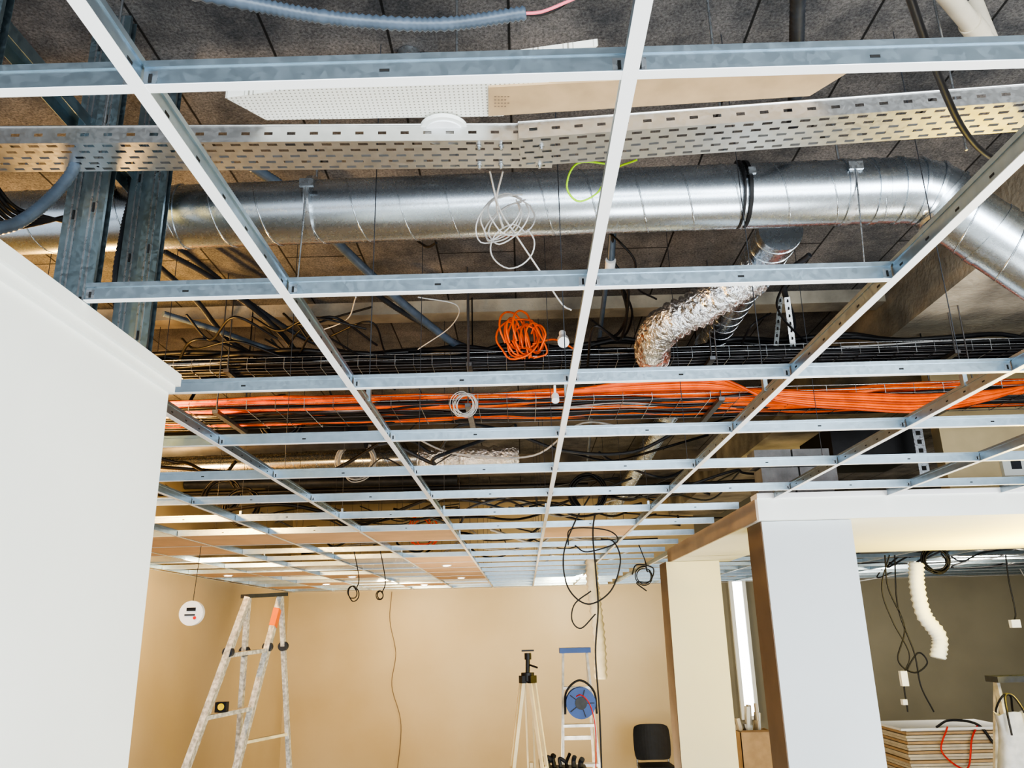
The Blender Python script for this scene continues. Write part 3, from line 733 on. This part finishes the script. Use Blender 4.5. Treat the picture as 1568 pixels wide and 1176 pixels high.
c = S(1384, 1075, y=6.6); mb.box((c.x-.015,c.y-.02,c.z-.02),(c.x+.02,c.y+.02,c.z+.02), WHITE)
c = S(1433, 858, y=6.6)
for i in range(4): coil(mb, c, .09, 2, BLACK, .006, (R(-.5,.5),1,R(-.3,.3)), .2)
for i in range(30):
    x = R(2.4, 6.8); y = R(6.8, 11); mb.tube(cr([(x,y,zg+.05),(x+R(-.3,.3),y+.1,zg+R(-.12,.1)),(x+R(.2,.8),y,zg+R(-.02,.2)),(x+R(.9,1.4) if x<6 else x-.5,y,zg+.1)]), .008, random.choice([BLACK,DGREY,LGREY]), 6)
mb.obj("hanging_black_cables")
mb = MB(); c = S(1440, 1108, y=8.5)
hgt = c.z
mb.box((c.x-.5,c.y-.3,0),(c.x+.5,c.y+.3,.12), WOODL)
z = .12; i = 0
while z < hgt-.03:
    j = R(-.012,.012); mb.box((c.x-.48+j,c.y-.3+j,z),(c.x+.46+j,c.y+.3+j,z+.022), (CREAM if i % 3 else CARD)); z += .027; i += 1
mb.box((c.x-.53,c.y-.33,hgt-.02),(c.x+.5,c.y+.33,hgt), WHITE)
mb.tube(cr([(c.x-.1,c.y-.34,hgt+.01),(c.x-.2,c.y-.36,hgt-.2),(c.x+.0,c.y-.36,hgt-.35),(c.x+.1,c.y-.35,hgt-.1),(c.x+.2,c.y-.3,hgt+.01)]), .008, RED, 6)
mb.tube(cr([(c.x-.2,c.y-.34,hgt+.01),(c.x-.0,c.y-.2,hgt+.05),(c.x+.2,c.y-.3,hgt+.02),(c.x+.3,c.y-.35,hgt-.15)]), .012, BLACK, 6)
mb.obj("stack_of_ceiling_tiles")
tl, tr = S(1525, 1042, y=6), S(1580, 1042, y=6); tr.z = tl.z
small_ladder("stepladder", tl, tr, .16, .42, DGREY)
mb = MB(); c = S(1547, 1092, y=5.5); w, h = .12, .5
vs = []; fs = []; nn = 10
for j in range(7):
    t = j/6; ww = w*(1-.15*t)+.02*math.sin(t*6); dd = .07*(1-.6*t)+.01
    for i in range(nn*2):
        a = 2*math.pi*i/(nn*2); sx = math.copysign(abs(math.cos(a))**.5, math.cos(a)); sy = math.copysign(abs(math.sin(a))**.6, math.sin(a))
        vs.append((c.x+sx*ww, c.y+sy*dd, c.z-h+h*t+.012*math.sin(3*a)))
N2 = nn*2
for j in range(6):
    for i in range(N2): fs.append((j*N2+i, j*N2+(i+1)%N2, (j+1)*N2+(i+1)%N2, (j+1)*N2+i))
fs.append(tuple(range(N2-1,-1,-1)))
mb.add(vs, fs, BAGM, True)
for dy in (-.05, .05): mb.tube(cr([(c.x-.06,c.y+dy-.03,c.z-.12),(c.x-.055,c.y+dy*1.3,c.z),(c.x-.02,c.y+dy*.3,c.z+.10),(c.x+.03,c.y+dy*.3,c.z+.10),(c.x+.055,c.y+dy*1.3,c.z),(c.x+.06,c.y+dy-.03,c.z-.12)]), .007, BLACK, 6)
mb.obj("canvas_tool_bag")
mb = MB(); c = S(1152, 1118, y=9); w = .17; h = c.z
for lo, hi in (((-w,-w,0),(w,-w+.008,h)), ((-w,w-.008,0),(w,w,h)), ((-w,-w,0),(-w+.008,w,h)), ((w-.008,-w,0),(w,w,h)), ((-w,-w,0),(w,w,.01))):
    mb.box((c.x+lo[0], c.y+lo[1], lo[2]), (c.x+hi[0], c.y+hi[1], hi[2]), CARD)
mb.add([(c.x-w,c.y-w,h),(c.x+w,c.y-w,h),(c.x+w,c.y-w-.1,h+.03),(c.x-w,c.y-w-.1,h+.03)], [(0,1,2,3)], CARD)
for i in range(12):
    x = c.x+R(-.13,.13); y = c.y+R(-.1,.1); mb.beam((x,y,h-.3),(x+R(-.09,.09),y,h+R(.05,.28)), R(.05,.14), R(.01,.04), random.choice([WOODL, CARD, LGREY, PAINTW, CREAM]))
mb.obj("open_cardboard_box")
mb = MB(); c = S(1137, 985, y=YB-.02)
mb.box((c.x-.07, YB-.02, c.z-.95), (c.x+.07, YB-.005, c.z+.85), WGLOW)
for lo, hi in (((-.12,-.95),(-.07,.85)), ((.07,-.95),(.12,.85)), ((-.12,.85),(.12,.92)), ((-.12,-1.0),(.12,-.95))):
    mb.box((c.x+lo[0], YB-.06, c.z+lo[1]), (c.x+hi[0], YB, c.z+hi[1]), PAINTW)
mb.obj("window_1")
mb = MB(); mb.box((XL, YB-.015, 0), (XR, YB, .1), WHITE); mb.obj("baseboard_back")

# ------------------------------------------------------------------ lights
def area(name, loc, target, size, energy, col, sy=None, shape='RECTANGLE'):
    l = bpy.data.lights.new(name, 'AREA'); l.energy = energy; l.color = col; l.shape = shape; l.size = size
    if shape == 'RECTANGLE': l.size_y = sy or size
    o = bpy.data.objects.new(name, l); bpy.context.scene.collection.objects.link(o)
    o.location = loc; d = Vector(target)-Vector(loc); o.rotation_euler = d.to_track_quat('-Z', 'Y').to_euler(); return o
area("window_daylight", (1.8, -2.8, 2.0), (0.0, 4, 3.0), 6, 430, (.90, .96, 1), 2.2)
area("floor_fill_light", (1.2, 1.2, .35), (.6, 2.6, 4), 1.2, 42, (.95, .98, 1))  # added upward fill standing in for floor bounce into the void
area("floor_fill_light", (3.4, 3.2, .35), (2.4, 4.5, 4), .8, 62, (1, .96, .88))  # second added fill, aimed up through the grid on the right
area("ceiling_spot_warm", (-1.6, 9.9, 2.62), (-1.9, 11.9, 1.5), .3, 36, (1, .80, .50))
area("ceiling_spot_warm", (.6, 9.9, 2.62), (.9, 11.9, 1.5), .3, 38, (1, .86, .58))
area("ceiling_spot_warm", (-2.6, 6.6, 2.62), (-3.4, 8.5, 1.2), .3, 24, (1, .78, .48))
area("floor_fill_light", (0, 7, .5), (-.4, 8.5, 4), .6, 48, (1, .84, .60))  # added warm fill aimed up at the rear void
area("floor_fill_light", (.6, 8, .6), (1.7, 7.0, 2.0), .4, 10, (1, .9, .7))  # weak added fill aimed toward the rear column
def point(name, loc, e, col, r=.08):
    l = bpy.data.lights.new(name, 'POINT'); l.energy = e; l.color = col; l.shadow_soft_size = r
    o = bpy.data.objects.new(name, l); o.location = loc; bpy.context.scene.collection.objects.link(o)
point("void_work_lamp", (-2.15, 3.7, Z(.95)), 105, (1, .58, .18))
point("void_work_lamp", (-2.9, 6.0, Z(1.1)), 55, (1, .62, .25))
area("cove_lamp", (3.7, 5.5, 2.0), (2.9, 5.2, 2.62), .35, 75, (1, .70, .07))
area("rear_room_fill", (5.0, 8.4, 2.55), (5.0, 11.9, 1.2), .5, 50, (1, .93, .78))  # added fill that lightens the olive rear wall
w = bpy.data.worlds.new("world"); bpy.context.scene.world = w; w.use_nodes = True
bg = w.node_tree.nodes["Background"]; bg.inputs[0].default_value = (.86, .93, 1, 1); bg.inputs[1].default_value = 1.05
